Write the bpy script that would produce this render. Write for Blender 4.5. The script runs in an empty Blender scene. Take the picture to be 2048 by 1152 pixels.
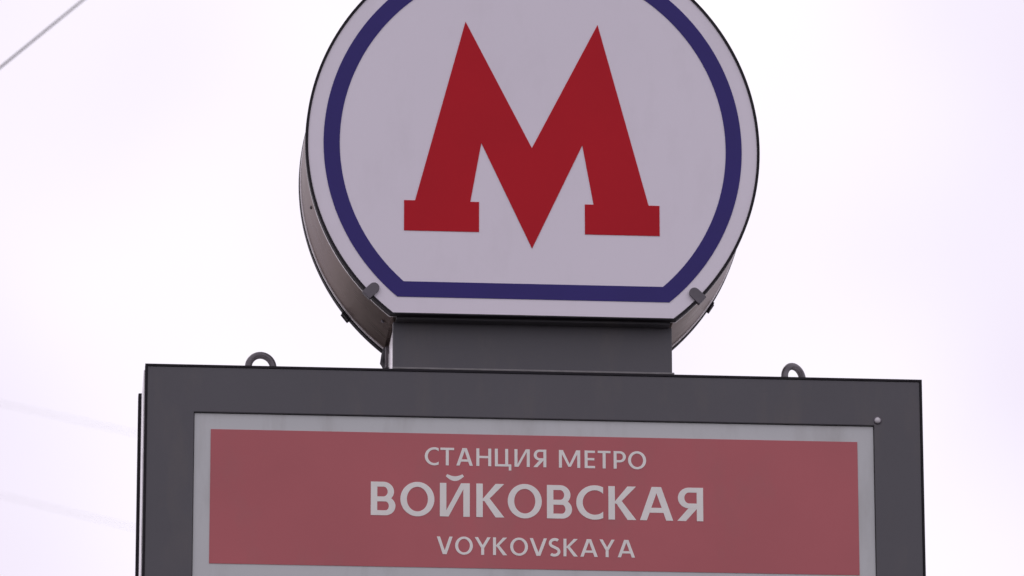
import bpy, bmesh, math, random
from mathutils import Vector, Matrix
from mathutils.geometry import tessellate_polygon
random.seed(7)
R = math.radians
scene = bpy.context.scene
C = scene.collection

# ------------------------------------------------------------------ camera
Z0 = 4.2231                      # height of the board's top edge above the pavement
cam_d = bpy.data.cameras.new('camera')
cam = bpy.data.objects.new('camera', cam_d)
C.objects.link(cam)
scene.camera = cam
F_PX, YAW, PITCH, ROLL = 12445.57, 0.0811176, 0.2907045, -0.0013302
cam.location = (-0.7826125, -9.1846623, Z0 - 2.6230801)
fw = Vector((math.sin(YAW)*math.cos(PITCH), math.cos(YAW)*math.cos(PITCH), math.sin(PITCH)))
rt = Vector((math.cos(YAW), -math.sin(YAW), 0.0))
up = rt.cross(fw)
r2 = rt*math.cos(ROLL) + up*math.sin(ROLL)
u2 = -rt*math.sin(ROLL) + up*math.cos(ROLL)
cam.rotation_euler = Matrix((r2, u2, -fw)).transposed().to_euler()
cam_d.sensor_width = 36.0
cam_d.lens = F_PX/2048.0*36.0
cam_d.clip_end = 4000.0
cam_d.dof.use_dof = True
cam_d.dof.focus_distance = 9.55
cam_d.dof.aperture_fstop = 12.0

# ------------------------------------------------------------------ overcast sky
SUN_EL, SUN_AZ = R(42), R(-28)        # behind the sign, slightly to its left
world = bpy.data.worlds.new('World')
scene.world = world
world.use_nodes = True
wt = world.node_tree
wt.nodes.clear()
w_out = wt.nodes.new('ShaderNodeOutputWorld')
w_bg = wt.nodes.new('ShaderNodeBackground')
w_bg.inputs['Strength'].default_value = 0.1
sky = wt.nodes.new('ShaderNodeTexSky')
sky.sky_type = 'NISHITA'
sky.sun_disc = False
sky.sun_elevation = SUN_EL
sky.sun_rotation = SUN_AZ
w_tc = wt.nodes.new('ShaderNodeTexCoord')
w_n = wt.nodes.new('ShaderNodeTexNoise')
w_n.noise_dimensions = '4D'
w_n.inputs['W'].default_value = 36.8
w_n.inputs['Scale'].default_value = 9.0
w_n.inputs['Detail'].default_value = 1.6
w_n.inputs['Roughness'].default_value = 0.45
w_r = wt.nodes.new('ShaderNodeValToRGB')       # cloud layer: pale lilac grey to white
w_r.color_ramp.elements[0].position = 0.42
w_r.color_ramp.elements[0].color = (0.77, 0.69, 0.83, 1)
w_r.color_ramp.elements[1].position = 0.66
w_r.color_ramp.elements[1].color = (1.0, 0.955, 1.0, 1)
w_s = wt.nodes.new('ShaderNodeVectorMath')
w_s.operation = 'SCALE'
w_s.inputs['Scale'].default_value = 11.5
w_m = wt.nodes.new('ShaderNodeMix')
w_m.data_type = 'RGBA'
w_m.inputs['Factor'].default_value = 0.94
L = wt.links.new
L(w_tc.outputs['Generated'], w_n.inputs['Vector'])
L(w_n.outputs['Fac'], w_r.inputs['Fac'])
L(w_r.outputs['Color'], w_s.inputs[0])
L(sky.outputs['Color'], w_m.inputs['A'])
L(w_s.outputs['Vector'], w_m.inputs['B'])
L(w_m.outputs['Result'], w_bg.inputs['Color'])
L(w_bg.outputs['Background'], w_out.inputs['Surface'])

sun_d = bpy.data.lights.new('sun', 'SUN')
sun_d.energy = 0.6
sun_d.angle = R(25)
sun_d.color = (1.0, 0.95, 0.9)
sun = bpy.data.objects.new('sun', sun_d)
C.objects.link(sun)
sd = Vector((math.sin(SUN_AZ)*math.cos(SUN_EL), math.cos(SUN_AZ)*math.cos(SUN_EL), math.sin(SUN_EL)))
sun.rotation_euler = sd.to_track_quat('Z', 'Y').to_euler()
sun.location = sd*30

vs = scene.view_settings
vs.view_transform = 'Standard'
vs.look = 'None'
vs.exposure = 0.0
vs.gamma = 1.0
vs.use_curve_mapping = False

# ------------------------------------------------------------------ materials
def mat(name, col, rough=0.5, metal=0.0, spec=0.5, vary=0.08, scale=6.0, rvar=0.1,
        dirt=None, dirt_amt=0.0, dirt_scale=(3, 3, 3), bump=0.0, bump_scale=200.0, stretch=(1, 1, 1), coat=0.0):
    m = bpy.data.materials.new(name)
    m.use_nodes = True
    nt = m.node_tree
    b = nt.nodes['Principled BSDF']
    b.inputs['Metallic'].default_value = metal
    b.inputs['Specular IOR Level'].default_value = spec
    b.inputs['Coat Weight'].default_value = coat
    tc = nt.nodes.new('ShaderNodeTexCoord')
    mp = nt.nodes.new('ShaderNodeMapping')
    mp.inputs['Scale'].default_value = stretch
    nt.links.new(tc.outputs['Object'], mp.inputs['Vector'])
    n = nt.nodes.new('ShaderNodeTexNoise')
    n.inputs['Scale'].default_value = scale
    n.inputs['Detail'].default_value = 6
    nt.links.new(mp.outputs['Vector'], n.inputs['Vector'])
    ramp = nt.nodes.new('ShaderNodeValToRGB')
    ramp.color_ramp.elements[0].position = 0.3
    ramp.color_ramp.elements[1].position = 0.7
    ramp.color_ramp.elements[0].color = tuple(c*(1-vary) for c in col) + (1,)
    ramp.color_ramp.elements[1].color = tuple(min(1, c*(1+vary)) for c in col) + (1,)
    nt.links.new(n.outputs['Fac'], ramp.inputs['Fac'])
    out = ramp.outputs['Color']
    if dirt:
        mp2 = nt.nodes.new('ShaderNodeMapping')
        mp2.inputs['Scale'].default_value = dirt_scale
        nt.links.new(tc.outputs['Object'], mp2.inputs['Vector'])
        n2 = nt.nodes.new('ShaderNodeTexNoise')
        n2.inputs['Scale'].default_value = 1.0
        n2.inputs['Detail'].default_value = 8
        n2.inputs['Roughness'].default_value = 0.65
        nt.links.new(mp2.outputs['Vector'], n2.inputs['Vector'])
        mr = nt.nodes.new('ShaderNodeMapRange')
        mr.inputs['From Min'].default_value = 0.52
        mr.inputs['From Max'].default_value = 0.80
        mr.inputs['To Max'].default_value = dirt_amt
        nt.links.new(n2.outputs['Fac'], mr.inputs['Value'])
        mx = nt.nodes.new('ShaderNodeMix')
        mx.data_type = 'RGBA'
        nt.links.new(mr.outputs['Result'], mx.inputs['Factor'])
        nt.links.new(out, mx.inputs['A'])
        mx.inputs['B'].default_value = dirt + (1,)
        out = mx.outputs['Result']
    nt.links.new(out, b.inputs['Base Color'])
    mr = nt.nodes.new('ShaderNodeMapRange')
    mr.inputs['To Min'].default_value = max(0.02, rough - rvar)
    mr.inputs['To Max'].default_value = min(1, rough + rvar)
    nt.links.new(n.outputs['Fac'], mr.inputs['Value'])
    nt.links.new(mr.outputs['Result'], b.inputs['Roughness'])
    if bump:
        n3 = nt.nodes.new('ShaderNodeTexNoise')
        n3.inputs['Scale'].default_value = bump_scale
        n3.inputs['Detail'].default_value = 4
        nt.links.new(mp.outputs['Vector'], n3.inputs['Vector'])
        bp = nt.nodes.new('ShaderNodeBump')
        bp.inputs['Strength'].default_value = bump
        bp.inputs['Distance'].default_value = 0.002
        nt.links.new(n3.outputs['Fac'], bp.inputs['Height'])
        nt.links.new(bp.outputs['Normal'], b.inputs['Normal'])
    return m

GRIME = (0.22, 0.19, 0.15)
M_FACE = mat('white_acrylic', (0.83, 0.79, 0.855), 0.55, vary=0.015, scale=3, spec=0.25,
             dirt=GRIME, dirt_amt=0.07, dirt_scale=(16, 16, 7))
M_BLUE = mat('navy_film', (0.038, 0.028, 0.175), 0.5, vary=0.06, scale=9, spec=0.2)
M_RED = mat('crimson_film', (0.51, 0.017, 0.028), 0.6, vary=0.04, scale=7, spec=0.1)
M_FRAME = mat('dark_grey_paint', (0.092, 0.0905, 0.100), 0.46, vary=0.07, scale=5, spec=0.4,
              dirt=(0.16, 0.14, 0.12), dirt_amt=0.35, dirt_scale=(14, 14, 4), bump=0.05, bump_scale=400)
M_BLACK = mat('black_rubber', (0.012, 0.010, 0.014), 0.6, spec=0.25)
M_STEEL = mat('brushed_steel', (0.20, 0.165, 0.15), 0.30, metal=0.9, vary=0.25, scale=14, rvar=0.1, spec=0.2,
              dirt=(0.10, 0.08, 0.06), dirt_amt=0.6, dirt_scale=(20, 3, 20), stretch=(1, 8, 1))
M_STEEL.node_tree.nodes['Principled BSDF'].inputs['Specular Tint'].default_value = (0.52, 0.475, 0.46, 1)
M_ALU = mat('pale_aluminium', (0.86, 0.83, 0.84), 0.34, metal=0.6, vary=0.1, scale=20,
            dirt=(0.2, 0.17, 0.14), dirt_amt=0.5, dirt_scale=(30, 30, 12))
M_SILVER = mat('silver_sheet', (0.585, 0.605, 0.60), 0.5, vary=0.03, scale=5, spec=0.3,
               dirt=(0.25, 0.23, 0.20), dirt_amt=0.35, dirt_scale=(12, 12, 3))
M_PINK = mat('veiled_red_film', (0.485, 0.128, 0.140), 0.42, vary=0.06, scale=4, spec=0.3,  # pale reflection veil over the red is mixed into the base colour
             dirt=(0.30, 0.17, 0.16), dirt_amt=0.35, dirt_scale=(6, 6, 4))
M_LETTER = mat('pale_grey_film', (0.86, 0.855, 0.80), 0.5, vary=0.04, scale=20, spec=0.25)
M_ZINC = mat('galvanised_steel', (0.13, 0.12, 0.13), 0.42, metal=0.6, vary=0.25, scale=60, bump=0.2, bump_scale=300)
M_CLIP = mat('grey_clip_metal', (0.11, 0.10, 0.115), 0.45, vary=0.15, scale=60)
M_SCREW = mat('bright_screw', (0.62, 0.61, 0.62), 0.6, vary=0.1, scale=200, spec=0.2)
M_WELD = mat('weld_bead', (0.19, 0.185, 0.185), 0.5, vary=0.15, scale=60, bump=0.2, bump_scale=150)
M_WIRE = mat('cable_sheath', (0.030, 0.028, 0.034), 0.5, vary=0.1)
M_CONC = mat('plinth_concrete', (0.30, 0.29, 0.28), 0.85, vary=0.15, scale=8, bump=0.5, bump_scale=60)
M_PAVE = mat('asphalt', (0.060, 0.056, 0.055), 0.9, vary=0.25, scale=3, spec=0.3, bump=0.6, bump_scale=80,
             dirt=(0.11, 0.10, 0.09), dirt_amt=0.6, dirt_scale=(0.4, 0.4, 0.4))

# ------------------------------------------------------------------ mesh helpers
def link(name, me, material, parent=None, loc=(0, 0, 0), smooth=False):
    o = bpy.data.objects.new(name, me)
    C.objects.link(o)
    if not me.materials:
        me.materials.append(material)
    o.location = loc
    if parent:
        o.parent = parent
    if smooth:
        for p in me.polygons:
            p.use_smooth = True
    return o

def bevel(o, w, seg=2, ang=40):
    m = o.modifiers.new('bevel', 'BEVEL')
    m.width = w
    m.segments = seg
    m.limit_method = 'ANGLE'
    m.angle_limit = R(ang)
    return o

def plate(name, shapes, y0, y1, material, parent, loc=(0, 0, 0)):
    """shapes: list of (outer, [holes]) outlines in x,z; solid between y0 (front) and y1.
    Every further shape lies a hair deeper so that strokes of one letter never share a plane."""
    verts, faces = [], []
    for k, (outer, holes) in enumerate(shapes):
        ya = y0 + k*0.00012
        loops = []
        for idx, lp in enumerate([outer] + list(holes)):
            a = sum(lp[i][0]*lp[(i+1) % len(lp)][1] - lp[(i+1) % len(lp)][0]*lp[i][1] for i in range(len(lp)))
            if (a < 0) == (idx == 0):
                lp = lp[::-1]
            loops.append(lp)
        base = len(verts)
        flat = [p for lp in loops for p in lp]
        n = len(flat)
        verts += [(x, ya, z) for x, z in flat] + [(x, y1, z) for x, z in flat]
        tris = tessellate_polygon([[Vector((x, z, 0)) for x, z in lp] for lp in loops])
        for t in tris:
            p = [flat[i] for i in t]
            ar = (p[1][0]-p[0][0])*(p[2][1]-p[0][1]) - (p[2][0]-p[0][0])*(p[1][1]-p[0][1])
            if abs(ar) < 1e-14:
                continue
            t = list(t) if ar > 0 else list(t)[::-1]
            faces.append([base+i for i in t])
            faces.append([base+n+i for i in t[::-1]])
        s = base
        for lp in loops:
            m = len(lp)
            for i in range(m):
                j = (i+1) % m
                faces.append([s+i, s+n+i, s+n+j, s+j])
            s += m
    me = bpy.data.meshes.new(name)
    me.from_pydata(verts, [], faces)
    me.update()
    return link(name, me, material, parent, loc)

def rect(x0, x1, z0, z1):
    return [(x0, z0), (x1, z0), (x1, z1), (x0, z1)]

def box(name, x0, x1, y0, y1, z0, z1, material, parent, bev=0.0):
    o = plate(name, [(rect(x0, x1, z0, z1), [])], y0, y1, material, parent)
    if bev:
        bevel(o, bev)
    return o

def tube(name, pts, rad, material, parent=None, seg=10, closed=False, loc=(0, 0, 0), ref=(0.31, 0.17, 0.93)):
    bm = bmesh.new()
    rings = []
    n = len(pts)
    pts = [Vector(p) for p in pts]
    ref = Vector(ref)
    for i, p in enumerate(pts):
        if closed:
            d = pts[(i+1) % n] - pts[i-1]
        else:
            d = pts[min(n-1, i+1)] - pts[max(0, i-1)]
        d.normalize()
        a = d.cross(ref)
        if a.length < 0.05:
            a = d.cross(Vector((1, 0, 0)))
        a.normalize()
        b = d.cross(a)
        rr = rad[i] if isinstance(rad, (list, tuple)) else rad
        rings.append([bm.verts.new(p + (a*math.cos(2*math.pi*k/seg) + b*math.sin(2*math.pi*k/seg))*rr) for k in range(seg)])
    for i in range(n if closed else n-1):
        A, B = rings[i], rings[(i+1) % n]
        for k in range(seg):
            bm.faces.new((A[k], A[(k+1) % seg], B[(k+1) % seg], B[k]))
    if not closed:
        bm.faces.new(rings[0])
        bm.faces.new(rings[-1])
    bmesh.ops.recalc_face_normals(bm, faces=bm.faces)
    me = bpy.data.meshes.new(name)
    bm.to_mesh(me)
    bm.free()
    return link(name, me, material, parent, loc, smooth=True)

# ------------------------------------------------------------------ setting
g = bpy.data.meshes.new('ground')
S = 1500.0
g.from_pydata([(-S, -S, 0), (S, -S, 0), (S, S, 0), (-S, S, 0)], [], [(0, 1, 2, 3)])
ground = link('ground', g, M_PAVE)
ground['kind'] = 'structure'

# ------------------------------------------------------------------ the totem sign
totem = bpy.data.objects.new('metro_totem_sign', None)
C.objects.link(totem)
totem['label'] = 'tall grey metro station totem with round red M sign above red name board'
totem['category'] = 'metro sign'
# parts below are built in board coordinates, z = 0 at the board's top edge
UP = (0, 0, Z0)

def part(o, parent=None):
    """hang a part that was built in board coordinates under the totem (or under another part)"""
    o.parent = parent or totem
    o.location = UP if parent is None else (0, 0, 0)
    return o

H = 0.6
# --- board: dark front frame with two openings, black edge trim, pale side casing, dark back plate
OX, OZT, OZB = 0.5243, -0.0750, -0.3402
LOW_T, LOW_B = -0.42, -3.0
front = part(plate('board_frame', [(rect(-H+.0035, H-.0035, -4.05, -.0035),
                                    [rect(-OX, OX, OZB, OZT), rect(-OX, OX, LOW_B, LOW_T)])], 0.0, 0.02, M_FRAME, None))
bevel(front, 0.0012)
part(plate('edge_trim', [(rect(-H, H, -4.052, 0), [rect(-H+.0033, H-.0033, -4.049, -.0033)])], -0.0012, 0.0202, M_BLACK, None), front)
casing = part(plate('side_casing', [(rect(-.6015, .6015, -4.05, -.004), [])], 0.0215, 0.174, M_ALU, None))
part(box('back_plate', -.6065, .6065, .1745, .197, -4.05, .002, M_BLACK, None, 0.0015))
part(box('backing_sheet', -.58, .58, .0085, .0195, -3.6, -.04, M_FRAME, None), front)

# --- name panel
panel = part(plate('name_panel', [(rect(-.5236, .5236, -.3395, -.0757), [])], 0.0040, 0.008, M_SILVER, None))
bevel(panel, 0.0008)
part(plate('red_field', [(rect(-.4982, .4982, -.3124, -.1009), [])], 0.0032, 0.0042, M_PINK, None), panel)
low = part(plate('lower_panel', [(rect(-.5236, .5236, LOW_B+.002, LOW_T-.002), [])], 0.0040, 0.008, M_SILVER, None))
bevel(low, 0.0008)
plinth = box('plinth', -.72, .72, -.16, .36, -Z0, -4.0505, M_CONC, None, 0.012)
part(plinth)

# --- lettering (drawn glyph by glyph: cap height 1, width w, stem s)
def bar(x0, y0, x1, y1, h):
    return ([(x0-h/2, y0), (x0+h/2, y0), (x1+h/2, y1), (x1-h/2, y1)], [])

def rc(x0, x1, y0, y1):
    return (rect(x0, x1, y0, y1), [])

def ell(cx, cy, rx, ry, a0, a1, n=40):
    return [(cx+rx*math.cos(R(a0+(a1-a0)*i/n)), cy+ry*math.sin(R(a0+(a1-a0)*i/n))) for i in range(n+1)]

def bowl(x0, xr, y0, y1, s, t, flip=False):
    ry = (y1-y0)/2
    rx = min(ry*1.05, (xr-x0)*0.8)
    cx, cy = xr-rx, (y0+y1)/2
    out = [(x0, y0)] + ell(cx, cy, rx, ry, -90, 90, 24) + [(x0, y1)]
    inn = [(x0, y1-t)] + ell(cx, cy, rx-s, ry-t, 90, -90, 24) + [(x0, y0+t)]
    return (out + inn, [])

def stroke(path, t):
    Lp, Rp = [], []
    n = len(path)
    for i in range(n):
        a, b = path[max(0, i-1)], path[min(n-1, i+1)]
        dx, dy = b[0]-a[0], b[1]-a[1]
        q = math.hypot(dx, dy)
        tt = t[i] if isinstance(t, list) else t
        nx, ny = -dy/q*tt/2, dx/q*tt/2
        Lp.append((path[i][0]+nx, path[i][1]+ny))
        Rp.append((path[i][0]-nx, path[i][1]-ny))
    return (Lp + Rp[::-1], [])

def flipx(shapes, w):
    return [([(w-x, y) for x, y in o], [[(w-x, y) for x, y in h] for h in hs]) for o, hs in shapes]

def glyph(ch, w, s):
    t = s*0.78
    d = s*1.08
    if ch == 'O':
        o = 0.014
        return [(ell(w/2, .5, w/2, .5+o, 0, 354, 59), [ell(w/2, .5, w/2-s, .5+o-t, 0, 354, 59)])]
    if ch == 'C':
        rx, ry = w*0.69, .514
        cx = rx
        a = math.degrees(math.acos((w-cx)/rx))
        ai = math.degrees(math.acos(min(1, (w-cx)/(rx-s))))
        return [(ell(cx, .5, rx, ry, a, 360-a, 44) + ell(cx, .5, rx-s, ry-t, 360-ai, ai, 44), [])]
    if ch == 'T':
        return [rc(0, w, 1-t, 1), rc(w/2-s/2, w/2+s/2, 0, 1-t*.5)]
    if ch == 'A':
        q = .30
        xa = w/2 - s*.12
        fr = (q)/(1.0)
        e = d/2 + (w/2-s*.45-d/2)*q
        return [bar(d/2, 0, w/2-s*.20, 1, d), bar(w-d/2, 0, w/2+s*.20, 1, d), rc(e, w-e, .23, .23+t)]
    if ch == 'H':
        return [rc(0, s, 0, 1), rc(w-s, w, 0, 1), rc(s*.5, w-s*.5, .45, .45+t)]
    if ch == 'TS':
        b = w - s*1.05
        return [rc(0, s, 0, 1), rc(b-s, b, 0, 1), rc(s*.5, w, 0, t), rc(w-s*.85, w, -.22, t*.5)]
    if ch in ('I', 'J'):
        r = [rc(0, s, 0, 1), rc(w-s, w, 0, 1), ([(s*.5, 0), (s*1.35, 0), (w-s*.5, 1), (w-s*1.35, 1)], [])]
        if ch == 'J':
            p = [(w*.22 + w*.56*i/16, 1.235 - .10*math.sin(math.pi*i/16)) for i in range(17)]
            r.append(stroke(p, [.075+.065*math.sin(math.pi*i/16) for i in range(17)]))
        return r
    if ch == 'YA':
        leg = ([(w-d*1.25, 0), (w, 0), (s*1.75, .50), (s*.55, .46)], [])
        return flipx([rc(0, s, 0, 1), bowl(s*.5, w*.97, .38, 1, s, t), leg], w)
    if ch == 'M':
        return [rc(0, s, 0, 1), rc(w-s, w, 0, 1),
                ([(0+s*.3, 1), (s*1.35, 1), (w/2+s*.42, .06), (w/2-s*.42, .06)], []),
                ([(w-s*.3, 1), (w-s*1.35, 1), (w/2-s*.42, .06), (w/2+s*.42, .06)], [])]
    if ch == 'E':
        return [rc(0, s, 0, 1), rc(s*.5, w, 0, t), rc(s*.5, w*.94, .45, .45+t), rc(s*.5, w, 1-t, 1)]
    if ch == 'P':
        return [rc(0, s, 0, 1), bowl(s*.5, w, .36, 1, s, t)]
    if ch == 'B':
        return [rc(0, s, 0, 1), bowl(s*.5, w, 0, .56, s*1.02, t), bowl(s*.5, w*.94, .56-t, 1, s*.98, t)]
    if ch == 'K':
        return [rc(0, s, 0, 1),
                ([(s*.75, .50), (s*1.15, .58), (w-d*1.25, 1), (w-d*.02, 1), (s*1.55, .46)], []),
                ([(s*1.0, .55), (s*1.9, .60), (w, 0), (w-d*1.25, 0)], [])]
    if ch == 'V':
        return [bar(d/2, 1, w/2-s*.10, 0, d), bar(w-d/2, 1, w/2+s*.10, 0, d)]
    if ch == 'Y':
        return [bar(d/2, 1, w/2, .40, d), bar(w-d/2, 1, w/2, .40, d), rc(w/2-s/2, w/2+s/2, 0, .46)]
    if ch == 'S':
        top = ell(w*.53, .735, w*.53-s/2, .265-t/2+.014, 48, 225, 26)
        bot = ell(w*.47, .265, w*.53-s/2, .265-t/2+.014, 45, -135, 26)
        path = top + bot
        return [stroke(path, s*.96)]
    raise ValueError(ch)

def letters(chars, spans, zb, zt, stem):
    h = zt - zb
    for ch, (x0, x1) in zip(chars, spans):
        w = (x1-x0)/h
        sh = [([(x0+x*h, zb+y*h) for x, y in o], [[(x0+x*h, zb+y*h) for x, y in hh] for hh in hs])
              for o, hs in glyph(ch, w, stem)]
        part(plate('letter', sh, 0.0027, 0.0033, M_LETTER, None), panel)

letters(['C', 'T', 'A', 'H', 'TS', 'I', 'YA', 'M', 'E', 'T', 'P', 'O'],
        [(-.1701, -.1488), (-.1461, -.125), (-.1216, -.0962), (-.0909, -.068), (-.0624, -.0371), (-.0322, -.0087),
         (-.0032, .0168), (.0362, .069), (.0758, .0918), (.096, .1158), (.1205, .1394), (.1428, .1706)], -.1511, -.1232, 0.165)
letters(['B', 'O', 'J', 'K', 'O', 'B', 'C', 'K', 'A', 'YA'],
        [(-.2526, -.2148), (-.2073, -.1552), (-.1468, -.1009), (-.0909, -.0479), (-.0427, .0096), (.0175, .0561),
         (.0626, .104), (.1121, .1549), (.1605, .2117), (.218, .2581)], -.2319, -.1790, 0.188)
letters(['V', 'O', 'Y', 'K', 'O', 'V', 'S', 'K', 'A', 'Y', 'A'],
        [(-.1514, -.1271), (-.1233, -.0962), (-.0933, -.069), (-.0653, -.0437), (-.039, -.0118), (-.009, .0174),
         (.0201, .038), (.0427, .0648), (.0685, .0953), (.098, .1214), (.1259, .1525)], -.2913, -.2636, 0.165)

# --- neck between board and roundel
neck = part(box('neck', -.219, .2137, .016, .030, .0, .0800, M_FRAME, None, 0.0012))
part(box('neck_casing', -.2168, .2115, .0305, .150, .0005, .0790, M_ALU, None), neck)
part(box('neck_flange', -.2205, .2152, -.0016, .0155, -.0002, .0030, M_WELD, None, 0.0008), neck)
part(box('underside_shade', -.215, .209, -.0050, .0155, .0790, .0836, M_FRAME, None), neck)  # added dark strip, paints in the shade under the drum
cab = part(tube('cable', [(-.2205, .168, .081), (-.2235, .170, .070), (-.2240, .172, .058), (-.2205, .170, .050), (-.2225, .168, .040),
                          (-.2230, .166, .0345)], [.004, .0048, .0062, .0055, .003, .0022], M_WIRE, None, 8), neck)
part(box('bracket', -.2225, -.217, .150, .186, .046, .0795, M_ZINC, None, 0.001), neck)

# --- roundel
DX, ZC, RR, ZF = -.0042, .3591, .3541, .0823
def cut_circle(rad, zflat, n=150):
    a = math.asin((zflat-ZC)/rad)
    a0, a1 = a, math.pi - a
    return [(DX+rad*math.cos(a0+(a1-a0)*i/n), ZC+rad*math.sin(a0+(a1-a0)*i/n)) for i in range(n+1)]

def ring_shape(ro, zo, ri, zi):
    return [(cut_circle(ro, zo), [cut_circle(ri, zi)])]

drum = part(plate('roundel', [(cut_circle(.3512, .0838), [])], -.006, .188, M_STEEL, None))
for p in drum.data.polygons:
    p.use_smooth = abs(p.normal.y) < 0.5
drum.data.set_sharp_from_angle(angle=R(25))
part(plate('front_rim', ring_shape(RR, ZF, .3500, .0845), -.0205, -.0055, M_BLACK, None), drum)
part(plate('rear_rim', ring_shape(RR, ZF, .3500, .0845), .187, .2025, M_BLACK, None), drum)
part(plate('bead', ring_shape(.3538, .0831, .3505, .0842), -.0054, .0004, M_ALU, None), drum)
part(plate('bead', ring_shape(.3532, .0831, .3505, .0842), .1780, .1815, M_ALU, None), drum)
part(plate('face_panel', [(cut_circle(.3498, .0847), [])], -.0190, -.0070, M_FACE, None), drum)
part(plate('back_face_panel', [(cut_circle(.3498, .0847), [])], .1890, .2010, M_FACE, None), drum)
part(plate('blue_band', ring_shape(.3259, .1103, .3008, .1351), -.0198, -.0188, M_BLUE, None), drum)
XM = -.0063
half = [(0, .3555), (.1035, .5605), (.1815, .2662), (.1985, .2662), (.1985, .2172), (.0822, .2172), (.0822, .2658),
        (.0958, .2658), (.0787, .362)]
m_out = [(XM, .3555)] + [(XM+x, z) for x, z in half[1:]] + [(XM, .1923)] + [(XM-x, z) for x, z in half[:0:-1]]
part(plate('letter_m', [(m_out, [])], -.0198, -.0188, M_RED, None), drum)

def clip(ang, yf, yb, m=None, out=.3592):
    m = m or M_CLIP
    c, s = math.cos(R(ang)), math.sin(R(ang))
    def tr(r, t):
        return (DX + r*c - t*s, ZC + r*s + t*c)
    pill = [tr(.3415-.0082*math.sin(math.pi*i/14), .0082*math.cos(math.pi*i/14)) for i in range(15)]
    pill = [tr(.3575, .0082)] + pill + [tr(.3575, -.0082)]
    foot = [tr(.3543, .0080), tr(.3543, -.0080), tr(out, -.0080), tr(out, .0080)]
    y_f = (yf-.0035, yf-.0001) if yf < 0 else (yf+.0001, yf+.0035)
    y_s = (yf-.0033, yb) if yf < 0 else (yb, yf+.0033)
    o = plate('clip', [(pill, [])], y_f[0], y_f[1], m, None)
    part(o, drum)
    bevel(o, 0.0008)
    f = plate('clip', [(foot, [])], y_s[0], y_s[1], m, None)
    part(f, drum)
    bevel(f, 0.0008)
for a in (223.8, -43.1):
    clip(a, -.0205, -.013)
for a in (218.2, -32.5):
    clip(a, .2025, .190, M_BLACK, .3566)

# small rivets along the drum's side band
for a in (194, 229.5):
    c, s = math.cos(R(a)), math.sin(R(a))
    p0 = Vector((DX+.3508*c, .055, ZC+.3508*s))
    dirv = Vector((c, 0, s))
    part(tube('rivet', [p0, p0+dirv*.0015, p0+dirv*.0026], [.0030, .0029, .0014], M_CLIP, None, 10), drum)

# --- lifting rings and screw
def lifting_ring(x, turn):
    pts = []
    for i in range(40):
        a = 2*math.pi*i/40
        u = .0195*math.cos(a)
        pts.append((x+u*math.cos(R(turn)), .11+u*math.sin(R(turn)), .0292+.0195*math.sin(a)))
    o = part(tube('lifting_ring', pts, .0056, M_ZINC, None, 14, closed=True,
                  ref=(-math.sin(R(turn)), math.cos(R(turn)), 0)))
    part(tube('ring_collar', [(x, .11, -.003), (x, .11, .004), (x, .11, .0065)], [.012, .012, .008], M_ZINC, None, 16), o)
lifting_ring(-.4186, 8)
lifting_ring(.4145, 37)
sc = part(tube('screw', [(.5298, .001, -.0667), (.5298, -.0015, -.0667), (.5298, -.0032, -.0667)], [.0046, .0046, .0030], M_SCREW, None, 14))
part(tube('washer', [(.5298, .0006, -.0667), (.5298, -.0006, -.0667)], [.0066, .0066], M_CLIP, None, 18), sc)

# ------------------------------------------------------------------ overhead cables
def sagging(name, a, b, sag, rad, label, cat, group=None, n=48):
    a, b = Vector(a), Vector(b)
    pts = []
    for i in range(n+1):
        t = i/n
        p = a.lerp(b, t)
        p.z -= sag*4*t*(1-t)
        pts.append(p - a)
    o = tube(name, pts, rad, M_WIRE, None, 8, loc=a)
    o['label'] = label
    o['category'] = cat
    if group:
        o['group'] = group
    return o

def point(px, py, dist):
    """a place seen in the photograph (2048-wide pixels) at a given distance"""
    d = fw*F_PX + r2*(px-1024) - u2*(py-576)
    return cam.location + d.normalized()*dist

def span(p, q, before, after):
    d = (q-p)
    return p - d*before, q + d*after

p, q = point(4, 132, 15.0), point(166, 0, 15.6)
a, b = span(p, q, 30, 40)
sagging('overhead_cable', a, b, 0.0, 0.0027,
        'thin dark cable rising steeply through the sky high beside the round sign', 'cable')
p, q = point(0, 806, 110.0), point(270, 866, 111.0)
a, b = span(p, q, 8, 8)
sagging('overhead_wire', a, b, 0.0, 0.0036,
        'faint blurred far wire passing behind the board, upper of the two', 'wire', 'far wires behind the board')
p, q = point(0, 990, 110.0), point(270, 1056, 111.0)
a, b = span(p, q, 8, 8)
sagging('overhead_wire', a, b, 0.0, 0.0036,
        'faint blurred far wire passing behind the board, lower of the two', 'wire', 'far wires behind the board')
